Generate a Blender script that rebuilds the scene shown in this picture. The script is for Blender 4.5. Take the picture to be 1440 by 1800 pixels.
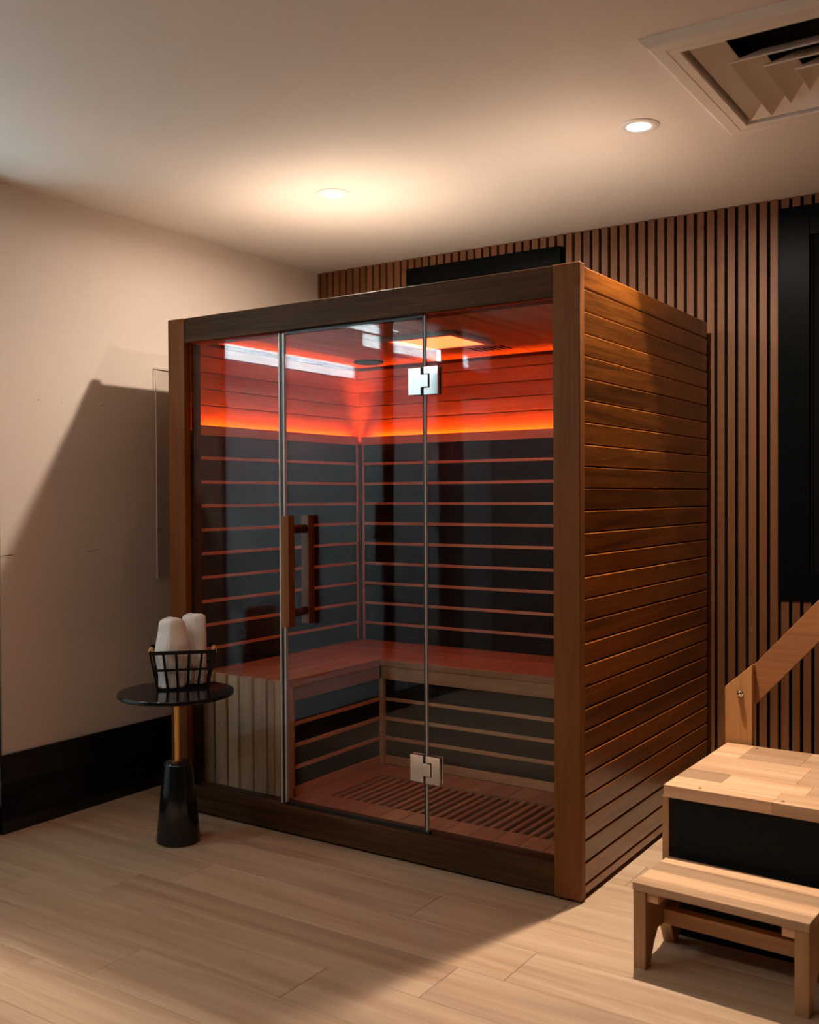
import bpy, bmesh, math, random
from mathutils import Vector, Matrix

for o in list(bpy.data.objects):
    bpy.data.objects.remove(o)
random.seed(7)
scene = bpy.context.scene
COL = scene.collection
PI = math.pi

# ------------------------------------------------------------------ camera
cam_d = bpy.data.cameras.new('camera')
cam = bpy.data.objects.new('camera', cam_d)
COL.objects.link(cam)
fwd = Vector((-0.55426144, 0.83220167, -0.01531773))
rgt = Vector((0.8323319, 0.55425387, -0.00512385))
upv = Vector((-0.00422583, 0.01558938, 0.99986955))
M = Matrix((rgt, upv, -fwd)).transposed().to_4x4()
M.translation = Vector((1.2624, -2.8256, 1.2438))
cam.matrix_world = M
cam_d.sensor_fit = 'HORIZONTAL'
cam_d.sensor_width = 28.8
cam_d.lens = 35.504
cam_d.clip_start = 0.05
cam_d.dof.use_dof = True
cam_d.dof.focus_distance = 4.1
cam_d.dof.aperture_fstop = 4.0
scene.camera = cam

# ------------------------------------------------------------------ world, exposure
w = bpy.data.worlds.new('world')
scene.world = w
w.use_nodes = True
w.node_tree.nodes['Background'].inputs[0].default_value = (0.30, 0.22, 0.17, 1)
w.node_tree.nodes['Background'].inputs[1].default_value = 0.008
scene.view_settings.view_transform = 'Standard'
scene.view_settings.look = 'None'
scene.view_settings.gamma = 1
scene.view_settings.exposure = 0.42
scene.view_settings.use_curve_mapping = False
cy = scene.cycles
cy.use_denoising = True
cy.max_bounces = 12
cy.diffuse_bounces = 6
cy.glossy_bounces = 6
cy.transmission_bounces = 12
cy.transparent_max_bounces = 32
cy.caustics_reflective = False
cy.caustics_refractive = False
cy.sample_clamp_indirect = 6.0

# main numbers of the place (metres)
ZC = 2.4136          # ceiling
XL = -2.0742         # left wall face
YS = 1.3267          # front of the wall slats
SW, SD, SH = 1.7728, 1.2537, 1.95   # sauna cabin
LAMPS = [(-1.145, 0.2703), (0.0896, 0.2556)]
LAMP_COL = (1.0, 0.85, 0.70)
CORE_W, FLOOD_W = 142.0, 19.0

def lamp(name, kind, loc, col, power, parent=None, **kw):
    l = bpy.data.lights.new(name, kind)
    l.color = col
    l.energy = power
    for k, v in kw.items():
        setattr(l, k, v)
    o = bpy.data.objects.new(name, l)
    COL.objects.link(o)
    o.location = loc
    if parent:
        o.parent = parent
    return o

# ------------------------------------------------------------------ materials
def new_mat(name):
    m = bpy.data.materials.new(name)
    m.use_nodes = True
    nt = m.node_tree
    nt.nodes.clear()
    out = nt.nodes.new('ShaderNodeOutputMaterial')
    return m, nt, out

def N(nt, t, **kw):
    n = nt.nodes.new(t)
    for k, v in kw.items():
        setattr(n, k, v)
    return n

def plain(name, col, rough=0.5, metal=0.0, spec=0.5, coat=0.0, noise=0.0, nscale=30, bump=0.0, emit=None, estr=0.0):
    m, nt, out = new_mat(name)
    b = N(nt, 'ShaderNodeBsdfPrincipled')
    b.inputs['Base Color'].default_value = (*col, 1)
    b.inputs['Roughness'].default_value = rough
    b.inputs['Metallic'].default_value = metal
    b.inputs['Specular IOR Level'].default_value = spec
    b.inputs['Coat Weight'].default_value = coat
    if emit:
        b.inputs['Emission Color'].default_value = (*emit, 1)
        b.inputs['Emission Strength'].default_value = estr
    if noise or bump:
        tc = N(nt, 'ShaderNodeTexCoord')
        nz = N(nt, 'ShaderNodeTexNoise')
        nz.inputs['Scale'].default_value = nscale
        nz.inputs['Detail'].default_value = 5
        nt.links.new(tc.outputs['Object'], nz.inputs['Vector'])
        if noise:
            mr = N(nt, 'ShaderNodeMapRange')
            mr.inputs['To Min'].default_value = 1 - noise
            mr.inputs['To Max'].default_value = 1 + noise
            nt.links.new(nz.outputs['Fac'], mr.inputs['Value'])
            mx = N(nt, 'ShaderNodeVectorMath', operation='SCALE')
            mx.inputs[0].default_value = col
            nt.links.new(mr.outputs['Result'], mx.inputs['Scale'])
            nt.links.new(mx.outputs['Vector'], b.inputs['Base Color'])
        if bump:
            bp = N(nt, 'ShaderNodeBump')
            bp.inputs['Strength'].default_value = bump
            bp.inputs['Distance'].default_value = 0.002
            nt.links.new(nz.outputs['Fac'], bp.inputs['Height'])
            nt.links.new(bp.outputs['Normal'], b.inputs['Normal'])
    nt.links.new(b.outputs[0], out.inputs[0])
    return m

def wood(name, dark, light, axis='x', rough=0.45, coat=0.0, scale=1.0, var=0.25, bump=0.15, spec=0.4, rings=0.5):
    """Grain runs along the given axis; every board carries its own 'rnd' number."""
    m, nt, out = new_mat(name)
    b = N(nt, 'ShaderNodeBsdfPrincipled')
    tc = N(nt, 'ShaderNodeTexCoord')
    at = N(nt, 'ShaderNodeAttribute', attribute_name='rnd')
    off = N(nt, 'ShaderNodeVectorMath', operation='SCALE')
    off.inputs[0].default_value = (13.7, 7.3, 21.1)
    nt.links.new(at.outputs['Fac'], off.inputs['Scale'])
    add = N(nt, 'ShaderNodeVectorMath', operation='ADD')
    nt.links.new(tc.outputs['Object'], add.inputs[0])
    nt.links.new(off.outputs[0], add.inputs[1])
    def stretched(s_long, s_cross):
        mp = N(nt, 'ShaderNodeMapping')
        sc = [s_cross * scale] * 3
        sc['xyz'.index(axis)] = s_long * scale
        mp.inputs['Scale'].default_value = sc
        nt.links.new(add.outputs[0], mp.inputs['Vector'])
        return mp
    broad = N(nt, 'ShaderNodeTexNoise')
    broad.inputs['Scale'].default_value = 1.0
    broad.inputs['Detail'].default_value = 3
    broad.inputs['Distortion'].default_value = 1.2
    nt.links.new(stretched(1.3, 22).outputs[0], broad.inputs['Vector'])
    fine = N(nt, 'ShaderNodeTexNoise')
    fine.inputs['Scale'].default_value = 1.0
    fine.inputs['Detail'].default_value = 6
    fine.inputs['Roughness'].default_value = 0.7
    nt.links.new(stretched(6, 260).outputs[0], fine.inputs['Vector'])
    mix = N(nt, 'ShaderNodeMath', operation='MULTIPLY_ADD')
    mix.inputs[1].default_value = rings
    nt.links.new(broad.outputs['Fac'], mix.inputs[0])
    fs = N(nt, 'ShaderNodeMath', operation='MULTIPLY')
    fs.inputs[1].default_value = 1 - rings
    nt.links.new(fine.outputs['Fac'], fs.inputs[0])
    nt.links.new(fs.outputs[0], mix.inputs[2])
    cr = N(nt, 'ShaderNodeValToRGB')
    cr.color_ramp.elements[0].position = 0.32
    cr.color_ramp.elements[0].color = (*dark, 1)
    cr.color_ramp.elements[1].position = 0.66
    cr.color_ramp.elements[1].color = (*light, 1)
    nt.links.new(mix.outputs[0], cr.inputs['Fac'])
    mr = N(nt, 'ShaderNodeMapRange')
    mr.inputs['To Min'].default_value = 1 - var
    mr.inputs['To Max'].default_value = 1 + var
    nt.links.new(at.outputs['Fac'], mr.inputs['Value'])
    vs = N(nt, 'ShaderNodeVectorMath', operation='SCALE')
    nt.links.new(cr.outputs['Color'], vs.inputs[0])
    nt.links.new(mr.outputs['Result'], vs.inputs['Scale'])
    nt.links.new(vs.outputs[0], b.inputs['Base Color'])
    b.inputs['Roughness'].default_value = rough
    b.inputs['Specular IOR Level'].default_value = spec
    b.inputs['Coat Weight'].default_value = coat
    b.inputs['Coat Roughness'].default_value = 0.2
    if bump:
        bp = N(nt, 'ShaderNodeBump')
        bp.inputs['Strength'].default_value = bump
        bp.inputs['Distance'].default_value = 0.001
        nt.links.new(mix.outputs[0], bp.inputs['Height'])
        nt.links.new(bp.outputs['Normal'], b.inputs['Normal'])
    nt.links.new(b.outputs[0], out.inputs[0])
    return m

def clear_glass(name, tint=(0.9, 0.9, 0.9), base=0.05, rough=0.0):
    m, nt, out = new_mat(name)
    lw = N(nt, 'ShaderNodeLayerWeight')
    lw.inputs['Blend'].default_value = 0.5
    pw = N(nt, 'ShaderNodeMath', operation='POWER')
    pw.inputs[1].default_value = 4.5
    nt.links.new(lw.outputs['Facing'], pw.inputs[0])
    ma = N(nt, 'ShaderNodeMath', operation='MULTIPLY_ADD')
    ma.inputs[1].default_value = 0.9
    ma.inputs[2].default_value = base
    nt.links.new(pw.outputs[0], ma.inputs[0])
    tr = N(nt, 'ShaderNodeBsdfTransparent')
    tr.inputs[0].default_value = (*tint, 1)
    gl = N(nt, 'ShaderNodeBsdfGlossy')
    gl.inputs['Roughness'].default_value = rough
    mx = N(nt, 'ShaderNodeMixShader')
    nt.links.new(ma.outputs[0], mx.inputs[0])
    nt.links.new(tr.outputs[0], mx.inputs[1])
    nt.links.new(gl.outputs[0], mx.inputs[2])
    nt.links.new(mx.outputs[0], out.inputs[0])
    return m

def fluted_glass(name):
    m, nt, out = new_mat(name)
    tr = N(nt, 'ShaderNodeBsdfTransparent')
    tr.inputs[0].default_value = (0.80, 0.88, 0.90, 1)
    tl = N(nt, 'ShaderNodeBsdfTranslucent')
    tl.inputs[0].default_value = (0.78, 0.87, 0.88, 1)
    mx = N(nt, 'ShaderNodeMixShader')
    mx.inputs[0].default_value = 0.62
    nt.links.new(tr.outputs[0], mx.inputs[1])
    nt.links.new(tl.outputs[0], mx.inputs[2])
    gl = N(nt, 'ShaderNodeBsdfGlossy')
    gl.inputs['Roughness'].default_value = 0.08
    gl.inputs[0].default_value = (0.22, 0.24, 0.25, 1)
    m2 = N(nt, 'ShaderNodeMixShader')
    lw = N(nt, 'ShaderNodeLayerWeight')
    lw.inputs['Blend'].default_value = 0.5
    pw = N(nt, 'ShaderNodeMath', operation='POWER')
    pw.inputs[1].default_value = 0.9
    nt.links.new(lw.outputs['Facing'], pw.inputs[0])
    ma = N(nt, 'ShaderNodeMath', operation='MULTIPLY_ADD')
    ma.inputs[1].default_value = 1.15
    ma.inputs[2].default_value = 0.02
    ma.use_clamp = True
    nt.links.new(pw.outputs[0], ma.inputs[0])
    nt.links.new(ma.outputs[0], m2.inputs[0])
    nt.links.new(mx.outputs[0], m2.inputs[1])
    nt.links.new(gl.outputs[0], m2.inputs[2])
    nt.links.new(m2.outputs[0], out.inputs[0])
    return m

def glow(name, col, strength):
    m, nt, out = new_mat(name)
    e = N(nt, 'ShaderNodeEmission')
    e.inputs[0].default_value = (*col, 1)
    e.inputs[1].default_value = strength
    nt.links.new(e.outputs[0], out.inputs[0])
    return m

def waffle(name):
    m, nt, out = new_mat(name)
    b = N(nt, 'ShaderNodeBsdfPrincipled')
    b.inputs['Base Color'].default_value = (0.93, 0.85, 0.80, 1)
    b.inputs['Roughness'].default_value = 0.9
    b.inputs['Specular IOR Level'].default_value = 0.1
    b.inputs['Sheen Weight'].default_value = 0.3
    tc = N(nt, 'ShaderNodeTexCoord')
    mp = N(nt, 'ShaderNodeMapping')
    nt.links.new(tc.outputs['UV'], mp.inputs['Vector'])
    sp = N(nt, 'ShaderNodeSeparateXYZ')
    nt.links.new(mp.outputs[0], sp.inputs[0])
    waves = []
    for k, f in ((0, 62 * 2 * PI), (1, 48 * 2 * PI)):
        mu = N(nt, 'ShaderNodeMath', operation='MULTIPLY')
        mu.inputs[1].default_value = f
        nt.links.new(sp.outputs[k], mu.inputs[0])
        sn = N(nt, 'ShaderNodeMath', operation='SINE')
        nt.links.new(mu.outputs[0], sn.inputs[0])
        waves.append(sn)
    wk = N(nt, 'ShaderNodeMath', operation='MULTIPLY')
    wk.inputs[1].default_value = 0.3
    nt.links.new(waves[1].outputs[0], wk.inputs[0])
    ad = N(nt, 'ShaderNodeMath', operation='ADD')
    nt.links.new(waves[0].outputs[0], ad.inputs[0])
    nt.links.new(wk.outputs[0], ad.inputs[1])
    bp = N(nt, 'ShaderNodeBump')
    bp.inputs['Strength'].default_value = 0.55
    bp.inputs['Distance'].default_value = 0.0015
    nt.links.new(ad.outputs[0], bp.inputs['Height'])
    nt.links.new(bp.outputs[0], b.inputs['Normal'])
    nt.links.new(b.outputs[0], out.inputs[0])
    return m

def butcher(name):
    """Edge-glued blocks: rows along x with staggered butt joints."""
    m, nt, out = new_mat(name)
    return m

MAT = {}
MAT['ceiling'] = plain('ceiling paint', (0.77, 0.70, 0.64), 0.62, spec=0.25, noise=0.02, nscale=60, bump=0.03)
MAT['wall'] = plain('wall paint', (0.61, 0.51, 0.44), 0.6, spec=0.25, noise=0.03, nscale=25, bump=0.05)
MAT['floor'] = wood('oak vinyl plank', (0.355, 0.213, 0.125), (0.57, 0.397, 0.263), 'x', 0.42, var=0.08, bump=0.12, scale=0.55, rings=0.62)
MAT['gap'] = plain('plank joint', (0.10, 0.07, 0.045), 0.8)
MAT['slat'] = wood('walnut slat', (0.120, 0.043, 0.014), (0.205, 0.080, 0.028), 'z', 0.5, var=0.16, bump=0.08, scale=1.6, rings=0.3)
MAT['felt'] = plain('black felt', (0.006, 0.006, 0.006), 0.95, spec=0.05)
MAT['black'] = plain('black satin paint', (0.0045, 0.005, 0.005), 0.32, spec=0.025, noise=0.1, nscale=40, bump=0.1)
MAT['baseboard'] = plain('black gloss paint', (0.005, 0.0055, 0.0055), 0.22, spec=0.5)
MAT['white'] = plain('white paint', (0.8, 0.78, 0.75), 0.4, spec=0.3)
MAT['vent'] = plain('off white vent paint', (0.82, 0.74, 0.67), 0.5, spec=0.3)
MAT['void'] = plain('dark duct', (0.02, 0.016, 0.013), 0.9, spec=0.05)
MAT['lens'] = glow('downlight lens', (0.95, 0.97, 1.0), 9.0)
MAT['cedar_side'] = wood('varnished cedar cladding', (0.040, 0.010, 0.0015), (0.29, 0.083, 0.010), 'y', 0.28, coat=0.45, var=0.34, bump=0.12, scale=0.9)
MAT['cedar_post'] = wood('cedar post', (0.13, 0.041, 0.010), (0.225, 0.076, 0.020), 'z', 0.5, coat=0.0, spec=0.15, var=0.1, scale=1.0)
MAT['cedar_beam'] = wood('dark cedar beam', (0.018, 0.008, 0.0035), (0.105, 0.048, 0.020), 'x', 0.55, spec=0.07, var=0.1, scale=0.8)
MAT['cedar_in_x'] = wood('cedar lining along x', (0.30, 0.15, 0.075), (0.50, 0.28, 0.15), 'x', 0.55, var=0.14)
MAT['cedar_in_y'] = wood('cedar lining along y', (0.30, 0.15, 0.075), (0.50, 0.28, 0.15), 'y', 0.55, var=0.14)
MAT['cedar_in_z'] = wood('cedar lining upright', (0.38, 0.23, 0.125), (0.64, 0.43, 0.26), 'z', 0.55, var=0.14)
MAT['rail_in_x'] = wood('pale cedar rail along x', (0.52, 0.27, 0.15), (0.74, 0.43, 0.25), 'x', 0.5, var=0.06)
MAT['rail_in_y'] = wood('pale cedar rail along y', (0.52, 0.27, 0.15), (0.74, 0.43, 0.25), 'y', 0.5, var=0.06)
MAT['roof'] = plain('pale plywood roof', (0.30, 0.27, 0.245), 0.7, spec=0.2, noise=0.06, nscale=8)
MAT['heater'] = plain('black carbon heater', (0.012, 0.013, 0.014), 0.45, spec=0.3)
MAT['glass'] = clear_glass('clear sauna glass', (0.94, 0.95, 0.95), 0.027)
MAT['fluted'] = fluted_glass('fluted door glass')
MAT['light_frame'] = plain('grey satin light frame', (0.42, 0.40, 0.38), 0.4)
MAT['seal'] = plain('clear plastic seal', (0.50, 0.44, 0.42), 0.25, spec=0.5)
MAT['rubber'] = plain('black rubber', (0.012, 0.013, 0.014), 0.5)
MAT['chrome'] = plain('polished steel', (0.82, 0.82, 0.82), 0.09, metal=1.0)
MAT['chrome_edge'] = plain('brushed steel', (0.55, 0.53, 0.5), 0.3, metal=1.0)
MAT['led'] = glow('cove light', (1.0, 0.095, 0.003), 240.0)
MAT['panel_light'] = glow('amber ceiling light', (8.0, 0.45, 0.12), 1.0)
MAT['gloss_black'] = plain('black lacquer', (0.008, 0.008, 0.009), 0.12, spec=0.5)
MAT['gold'] = plain('brushed brass', (0.72, 0.42, 0.16), 0.28, metal=1.0)
MAT['wire'] = plain('black powder coat', (0.006, 0.006, 0.006), 0.5, spec=0.3)
MAT['beech'] = wood('beech handle', (0.50, 0.26, 0.09), (0.66, 0.38, 0.15), 'x', 0.5, var=0.05)
MAT['towel'] = waffle('white waffle cotton')
MAT['block_x'] = wood('glued block pine', (0.36, 0.185, 0.09), (0.60, 0.37, 0.215), 'x', 0.5, var=0.38, scale=0.7, rings=0.65)
MAT['block_z'] = wood('pine upright', (0.28, 0.135, 0.055), (0.45, 0.245, 0.115), 'z', 0.5, var=0.12, scale=0.7)
MAT['rail'] = wood('pine rail', (0.22, 0.080, 0.026), (0.37, 0.148, 0.052), 'x', 0.5, var=0.1, scale=0.7)
MAT['rail_post'] = wood('orange pine post', (0.38, 0.165, 0.052), (0.58, 0.285, 0.105), 'z', 0.5, var=0.05, scale=0.7)
MAT['screw'] = plain('dark screw plug', (0.10, 0.045, 0.025), 0.6)
MAT['riser'] = plain('black riser board', (0.007, 0.0072, 0.007), 0.6, spec=0.12)
MAT['steel'] = plain('steel bolt', (0.75, 0.74, 0.72), 0.12, metal=1.0)
MAT['acrylic'] = clear_glass('clear acrylic sheet', (0.97, 0.965, 0.955), 0.015)
MAT['acrylic_edge'] = plain('acrylic edge', (0.8, 0.72, 0.62), 0.3, spec=0.6)
MAT['lobby'] = plain('lobby paint', (0.62, 0.68, 0.72), 0.8)
MAT['lobby_low'] = plain('lobby dark panelling', (0.03, 0.032, 0.035), 0.7)
MAT['lobby_light'] = glow('lobby ceiling light', (0.86, 0.97, 0.99), 46.0)
MAT['dark_wall'] = plain('dark brown paint', (0.055, 0.042, 0.034), 0.7)

# ------------------------------------------------------------------ mesh builder
def world_loc(o):
    v = Vector((0, 0, 0))
    while o is not None:
        v += Vector(o.location)
        o = o.parent
    return v

class MB:
    def __init__(self):
        self.bm = bmesh.new()
        self.rl = self.bm.faces.layers.float.new('rnd')
        self.uv = self.bm.loops.layers.uv.new('UVMap')
    def _mark(self, faces, rnd, mi, smooth=False):
        r = random.random() if rnd is None else rnd
        for f in faces:
            f[self.rl] = r
            f.material_index = mi
            f.smooth = smooth
    def box(self, x0, x1, y0, y1, z0, z1, bev=0.0, rnd=None, mi=0, mat=None):
        b = bmesh.new()
        bmesh.ops.create_cube(b, size=1.0)
        for v in b.verts:
            v.co = Vector(((x0 + x1) / 2 + v.co.x * (x1 - x0), (y0 + y1) / 2 + v.co.y * (y1 - y0), (z0 + z1) / 2 + v.co.z * (z1 - z0)))
        if bev > 0:
            bmesh.ops.bevel(b, geom=list(b.edges), offset=bev, segments=1, affect='EDGES', profile=0.5)
        self._merge(b, rnd, mi, mat)
        return self
    def _merge(self, b, rnd, mi, mat=None, smooth=False):
        vm = {}
        for v in b.verts:
            vm[v] = self.bm.verts.new(mat @ v.co if mat else v.co)
        fs = []
        for f in b.faces:
            try:
                fs.append(self.bm.faces.new([vm[v] for v in f.verts]))
            except ValueError:
                pass
        self._mark(fs, rnd, mi, smooth)
        b.free()
    def prism(self, pts, axis, a0, a1, rnd=None, mi=0, mat=None, bev=0.0):
        """closed outline pts in the plane across 'axis', swept from a0 to a1"""
        def P(u, v, a):
            return {'x': (a, u, v), 'y': (u, a, v), 'z': (u, v, a)}[axis]
        b = bmesh.new()
        A = [b.verts.new(P(u, v, a0)) for u, v in pts]
        B = [b.verts.new(P(u, v, a1)) for u, v in pts]
        b.faces.new(A)
        b.faces.new(B[::-1])
        n = len(pts)
        for i in range(n):
            b.faces.new([A[i], B[i], B[(i + 1) % n], A[(i + 1) % n]])
        bmesh.ops.recalc_face_normals(b, faces=list(b.faces))
        if bev:
            bmesh.ops.bevel(b, geom=list(b.edges), offset=bev, segments=1, affect='EDGES', profile=0.5)
        self._merge(b, rnd, mi, mat)
        return self
    def lathe(self, prof, cx=0, cy=0, seg=48, rnd=None, mi=0, mat=None):
        """prof: list of (r, z); r=0 closes"""
        b = bmesh.new()
        rings = []
        for r, z in prof:
            if r < 1e-6:
                rings.append([b.verts.new((cx, cy, z))])
            else:
                rings.append([b.verts.new((cx + r * math.cos(2 * PI * i / seg), cy + r * math.sin(2 * PI * i / seg), z)) for i in range(seg)])
        for A, B in zip(rings[:-1], rings[1:]):
            for i in range(seg):
                j = (i + 1) % seg
                vs = []
                for v in (A[i % len(A)], A[j % len(A)], B[j % len(B)], B[i % len(B)]):
                    if v not in vs:
                        vs.append(v)
                if len(vs) > 2:
                    b.faces.new(vs)
        bmesh.ops.recalc_face_normals(b, faces=list(b.faces))
        self._merge(b, rnd, mi, mat, True)
        return self
    def tube(self, p, q, r, seg=12, rnd=None, mi=0):
        p, q = Vector(p), Vector(q)
        d = (q - p)
        mt = Matrix.Translation(p) @ d.to_track_quat('Z', 'Y').to_matrix().to_4x4()
        return self.lathe([(0, 0), (r, 0), (r, d.length), (0, d.length)], seg=seg, rnd=rnd, mi=mi, mat=mt)
    def bar(self, p, q, w, h, up=(0, 0, 1), rnd=None, mi=0, bev=0.0):
        """rectangular bar from p to q, w across, h along 'up'"""
        p, q = Vector(p), Vector(q)
        d = q - p
        z = d.normalized()
        y = Vector(up) - z * Vector(up).dot(z)
        y.normalize()
        x = y.cross(z)
        mt = Matrix((x, y, z)).transposed().to_4x4()
        mt.translation = p
        return self.box(-w / 2, w / 2, -h / 2, h / 2, 0, d.length, bev, rnd, mi, mt)
    def build(self, name, mats, parent=None, world=True, smooth_angle=35):
        me = bpy.data.meshes.new(name)
        if parent is not None and world:
            off = world_loc(parent)
            for v in self.bm.verts:
                v.co -= off
        self.bm.to_mesh(me)
        self.bm.free()
        for m in (mats if isinstance(mats, (list, tuple)) else [mats]):
            me.materials.append(m)
        try:
            me.set_sharp_from_angle(angle=math.radians(smooth_angle))
        except Exception:
            pass
        o = bpy.data.objects.new(name, me)
        COL.objects.link(o)
        if parent is not None:
            o.parent = parent
        return o

def struct(o):
    o['kind'] = 'structure'
    return o

def tag(o, label, cat, group=None):
    o['label'] = label
    o['category'] = cat
    if group:
        o['group'] = group
    return o

def thing(name, label, cat, loc=(0, 0, 0), rz=0.0, group=None):
    o = bpy.data.objects.new(name, None)
    o.empty_display_size = 0.05
    COL.objects.link(o)
    o.location = loc
    o.rotation_euler = (0, 0, rz)
    return tag(o, label, cat, group)

# ================================================================== THE ROOM
X1, Y0 = 3.2, -4.6
# floor of individual planks, laid along x
fl = MB()
PW = 0.192
rows = {0: -0.394, 1: -1.3236, 2: 0.032, 3: -0.3925}
fl.box(-3.9, X1, Y0, 1.45, -0.06, -0.0015, mi=1)
for k in range(-20, 14):
    ya = -0.937 + k * PW
    yb = ya + PW
    if yb > 1.45 or ya < Y0:
        continue
    L = 1.22
    start = rows.get(k, random.uniform(-1, 1))
    x = start - L * 5
    while x < X1:
        a, b_ = max(x, -2.12), min(x + L, X1)
        if b_ - a > 0.02:
            fl.box(a + 0.0006, b_ - 0.0006, ya + 0.0006, yb - 0.0006, -0.02, 0.0, 0.0007)
        x += L
struct(fl.build('floor', [MAT['floor'], MAT['gap']]))

# ceiling with the opening for the air diffuser
VX0, VX1, VY0, VY1 = 0.392, 1.022, -0.240, 0.390
ce = MB()
ce.box(-3.9, VX0, Y0, 1.45, ZC, ZC + 0.1)
ce.box(VX1, X1, Y0, 1.45, ZC, ZC + 0.1)
ce.box(VX0, VX1, Y0, VY0, ZC, ZC + 0.1)
ce.box(VX0, VX1, VY1, 1.45, ZC, ZC + 0.1)
struct(ce.build('ceiling', MAT['ceiling']))

# left wall, ends at an outside corner
WEND = -0.553
wl = struct(MB().box(XL - 0.14, XL, WEND, 1.45, 0, ZC).build('wall_left', MAT['wall']))
hb = MB()
for y in (-0.3813, -0.2774, -0.1799, -0.0783):
    hb.tube((XL - 0.002, y, 1.622), (XL + 0.0008, y, 1.622), 0.0022, 10)
hb.build('screw_holes', MAT['void'], wl)
sb = MB()
sb.bar((XL + 0.0004, -0.571, 1.0295), (XL + 0.0004, -0.500, 1.0325), 0.0008, 0.0030)
sb.bar((XL + 0.0004, -0.165, 1.0285), (XL + 0.0004, -0.105, 1.0330), 0.0008, 0.0014)
sb.build('scuff_mark', MAT['gap'], wl)
# tall black baseboard with two steps
bb = MB()
bb.prism([(XL, 0.0), (XL + 0.022, 0.0), (XL + 0.022, 0.085), (XL + 0.018, 0.092), (XL + 0.018, 0.178), (XL + 0.022, 0.182), (XL + 0.022, 0.19), (XL + 0.016, 0.20),
          (XL + 0.016, 0.278), (XL + 0.010, 0.290), (XL, 0.290)], 'y', -0.574, 1.30)
struct(bb.build('baseboard_left', MAT['baseboard']))

# back wall: black felt behind upright wooden slats
wb = struct(MB().box(XL - 0.14, X1, YS + 0.02, YS + 0.14, 0, ZC).build('wall_back', MAT['felt']))
sl = MB()
PITCH, SLW = 0.04216, 0.0300
n0 = int((XL + 0.025) / PITCH) - 2
P_L = (-1.5132, -0.6826, 0.82, 2.362)     # left black window (covers slats)
P_R = (0.258, 1.30, 0.8237, 2.3718)
x = 0.0160 - PITCH * 60
while x < X1 - 0.05:
    a, b_ = max(x, XL + 0.001), x + SLW
    if b_ - a > 0.006:
        mid = (a + b_) / 2
        cuts = None
        for P in (P_L, P_R):
            if P[0] - 0.010 < mid < P[1] + 0.010:
                cuts = P
        if cuts:
            sl.box(a, b_, YS, YS + 0.021, 0.002, cuts[2] + 0.004, 0.0012)
            sl.box(a, b_, YS, YS + 0.021, cuts[3] - 0.004, ZC - 0.001, 0.0012)
        else:
            sl.box(a, b_, YS, YS + 0.021, 0.002, ZC - 0.001, 0.0012)
    x += PITCH
sl.build('slats', MAT['slat'], wb)

def black_window(name, P, fw_):
    x0, x1, z0, z1 = P
    m = MB()
    ya, yb = YS - 0.006, YS + 0.022
    m.box(x0, x0 + fw_, ya, yb, z0, z1, 0.0015)
    m.box(x1 - fw_, x1, ya, yb, z0, z1, 0.0015)
    m.box(x0 + fw_, x1 - fw_, ya, yb, z1 - fw_, z1, 0.0015)
    m.box(x0 + fw_, x1 - fw_, ya, yb, z0, z0 + fw_, 0.0015)
    o = struct(m.build(name, MAT['black']))
    g = MB()
    g.box(x0 + fw_, x0 + fw_ + 0.012, YS + 0.006, yb - 0.001, z0 + fw_, z1 - fw_)
    g.box(x0 + fw_ + 0.012, x1 - fw_, YS + 0.012, yb - 0.001, z0 + fw_, z1 - fw_)
    g.build('blacked_out_pane', MAT['felt'], o)
black_window('window_1', P_L, 0.10)
black_window('window_2', P_R, 0.118)

# the far sides of the room
struct(MB().box(X1, X1 + 0.12, Y0, 1.45, 0, ZC).build('wall_right', MAT['dark_wall']))
struct(MB().box(-3.9, X1, Y0 - 0.12, Y0, 0, ZC).build('wall_front', MAT['dark_wall']))

# glazed partition in line with the left wall, the lit lobby behind it
PX = XL - 0.0065
def pane(name, ya, yb, z0, z1, parent=None, kind=True):
    """ribbed sheet between ya (near the wall end) and yb"""
    b = bmesh.new()
    rib = 0.0135
    n = max(2, int(abs(yb - ya) / rib * 8))
    prev = None
    for i in range(n + 1):
        y = ya + (yb - ya) * i / n
        dx = 0.0060 * abs(math.sin(PI * (y - ya) / rib))
        cur = (b.verts.new((PX + dx, y, z0)), b.verts.new((PX + dx, y, z1)))
        if prev:
            b.faces.new((prev[0], cur[0], cur[1], prev[1]))
        prev = cur
    m = MB()
    m._merge(b, 0.5, 0)
    return m.build(name, MAT['fluted'], parent)
def frame(name, ya, yb, z0, z1, t=0.035, parent=None, tn=None):
    tn = tn or t
    m = MB()
    lo, hi = min(ya, yb), max(ya, yb)
    m.box(PX - 0.025, PX + 0.028, lo, lo + t, z0, z1, 0.002)
    m.box(PX - 0.025, PX + 0.028 if tn == t else PX - 0.002, hi - t, hi, z0, z1, 0.002)
    m.box(PX - 0.025, PX + 0.028, lo + t, hi - t, z1 - t, z1, 0.002)
    m.box(PX - 0.025, PX + 0.028, lo + t, hi - t, z0, z0 + 0.10, 0.002)
    return m.build(name, MAT['black'], parent)
d1 = struct(frame('door_1', WEND - 0.003, -1.90, 0.004, 2.34, tn=0.004))
pane('door_pane', WEND - 0.003, -1.866, 0.10, 2.31, d1)
hd = MB()
hd.box(PX + 0.02, PX + 0.035, -1.88, -1.75, 0.875, 1.212, 0.004)
hd.tube((PX + 0.03, -1.80, 1.02), (PX + 0.075, -1.80, 1.02), 0.011)
hd.bar((PX + 0.07, -1.81, 1.02), (PX + 0.07, -1.66, 1.02), 0.016, 0.022, bev=0.003)
hd.build('door_handle', MAT['wire'], d1)
d2 = struct(frame('door_2', -1.90, -2.56, 0.004, 2.34))
pane('door_pane', -1.935, -2.45, 0.10, 2.31, d2)
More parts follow.
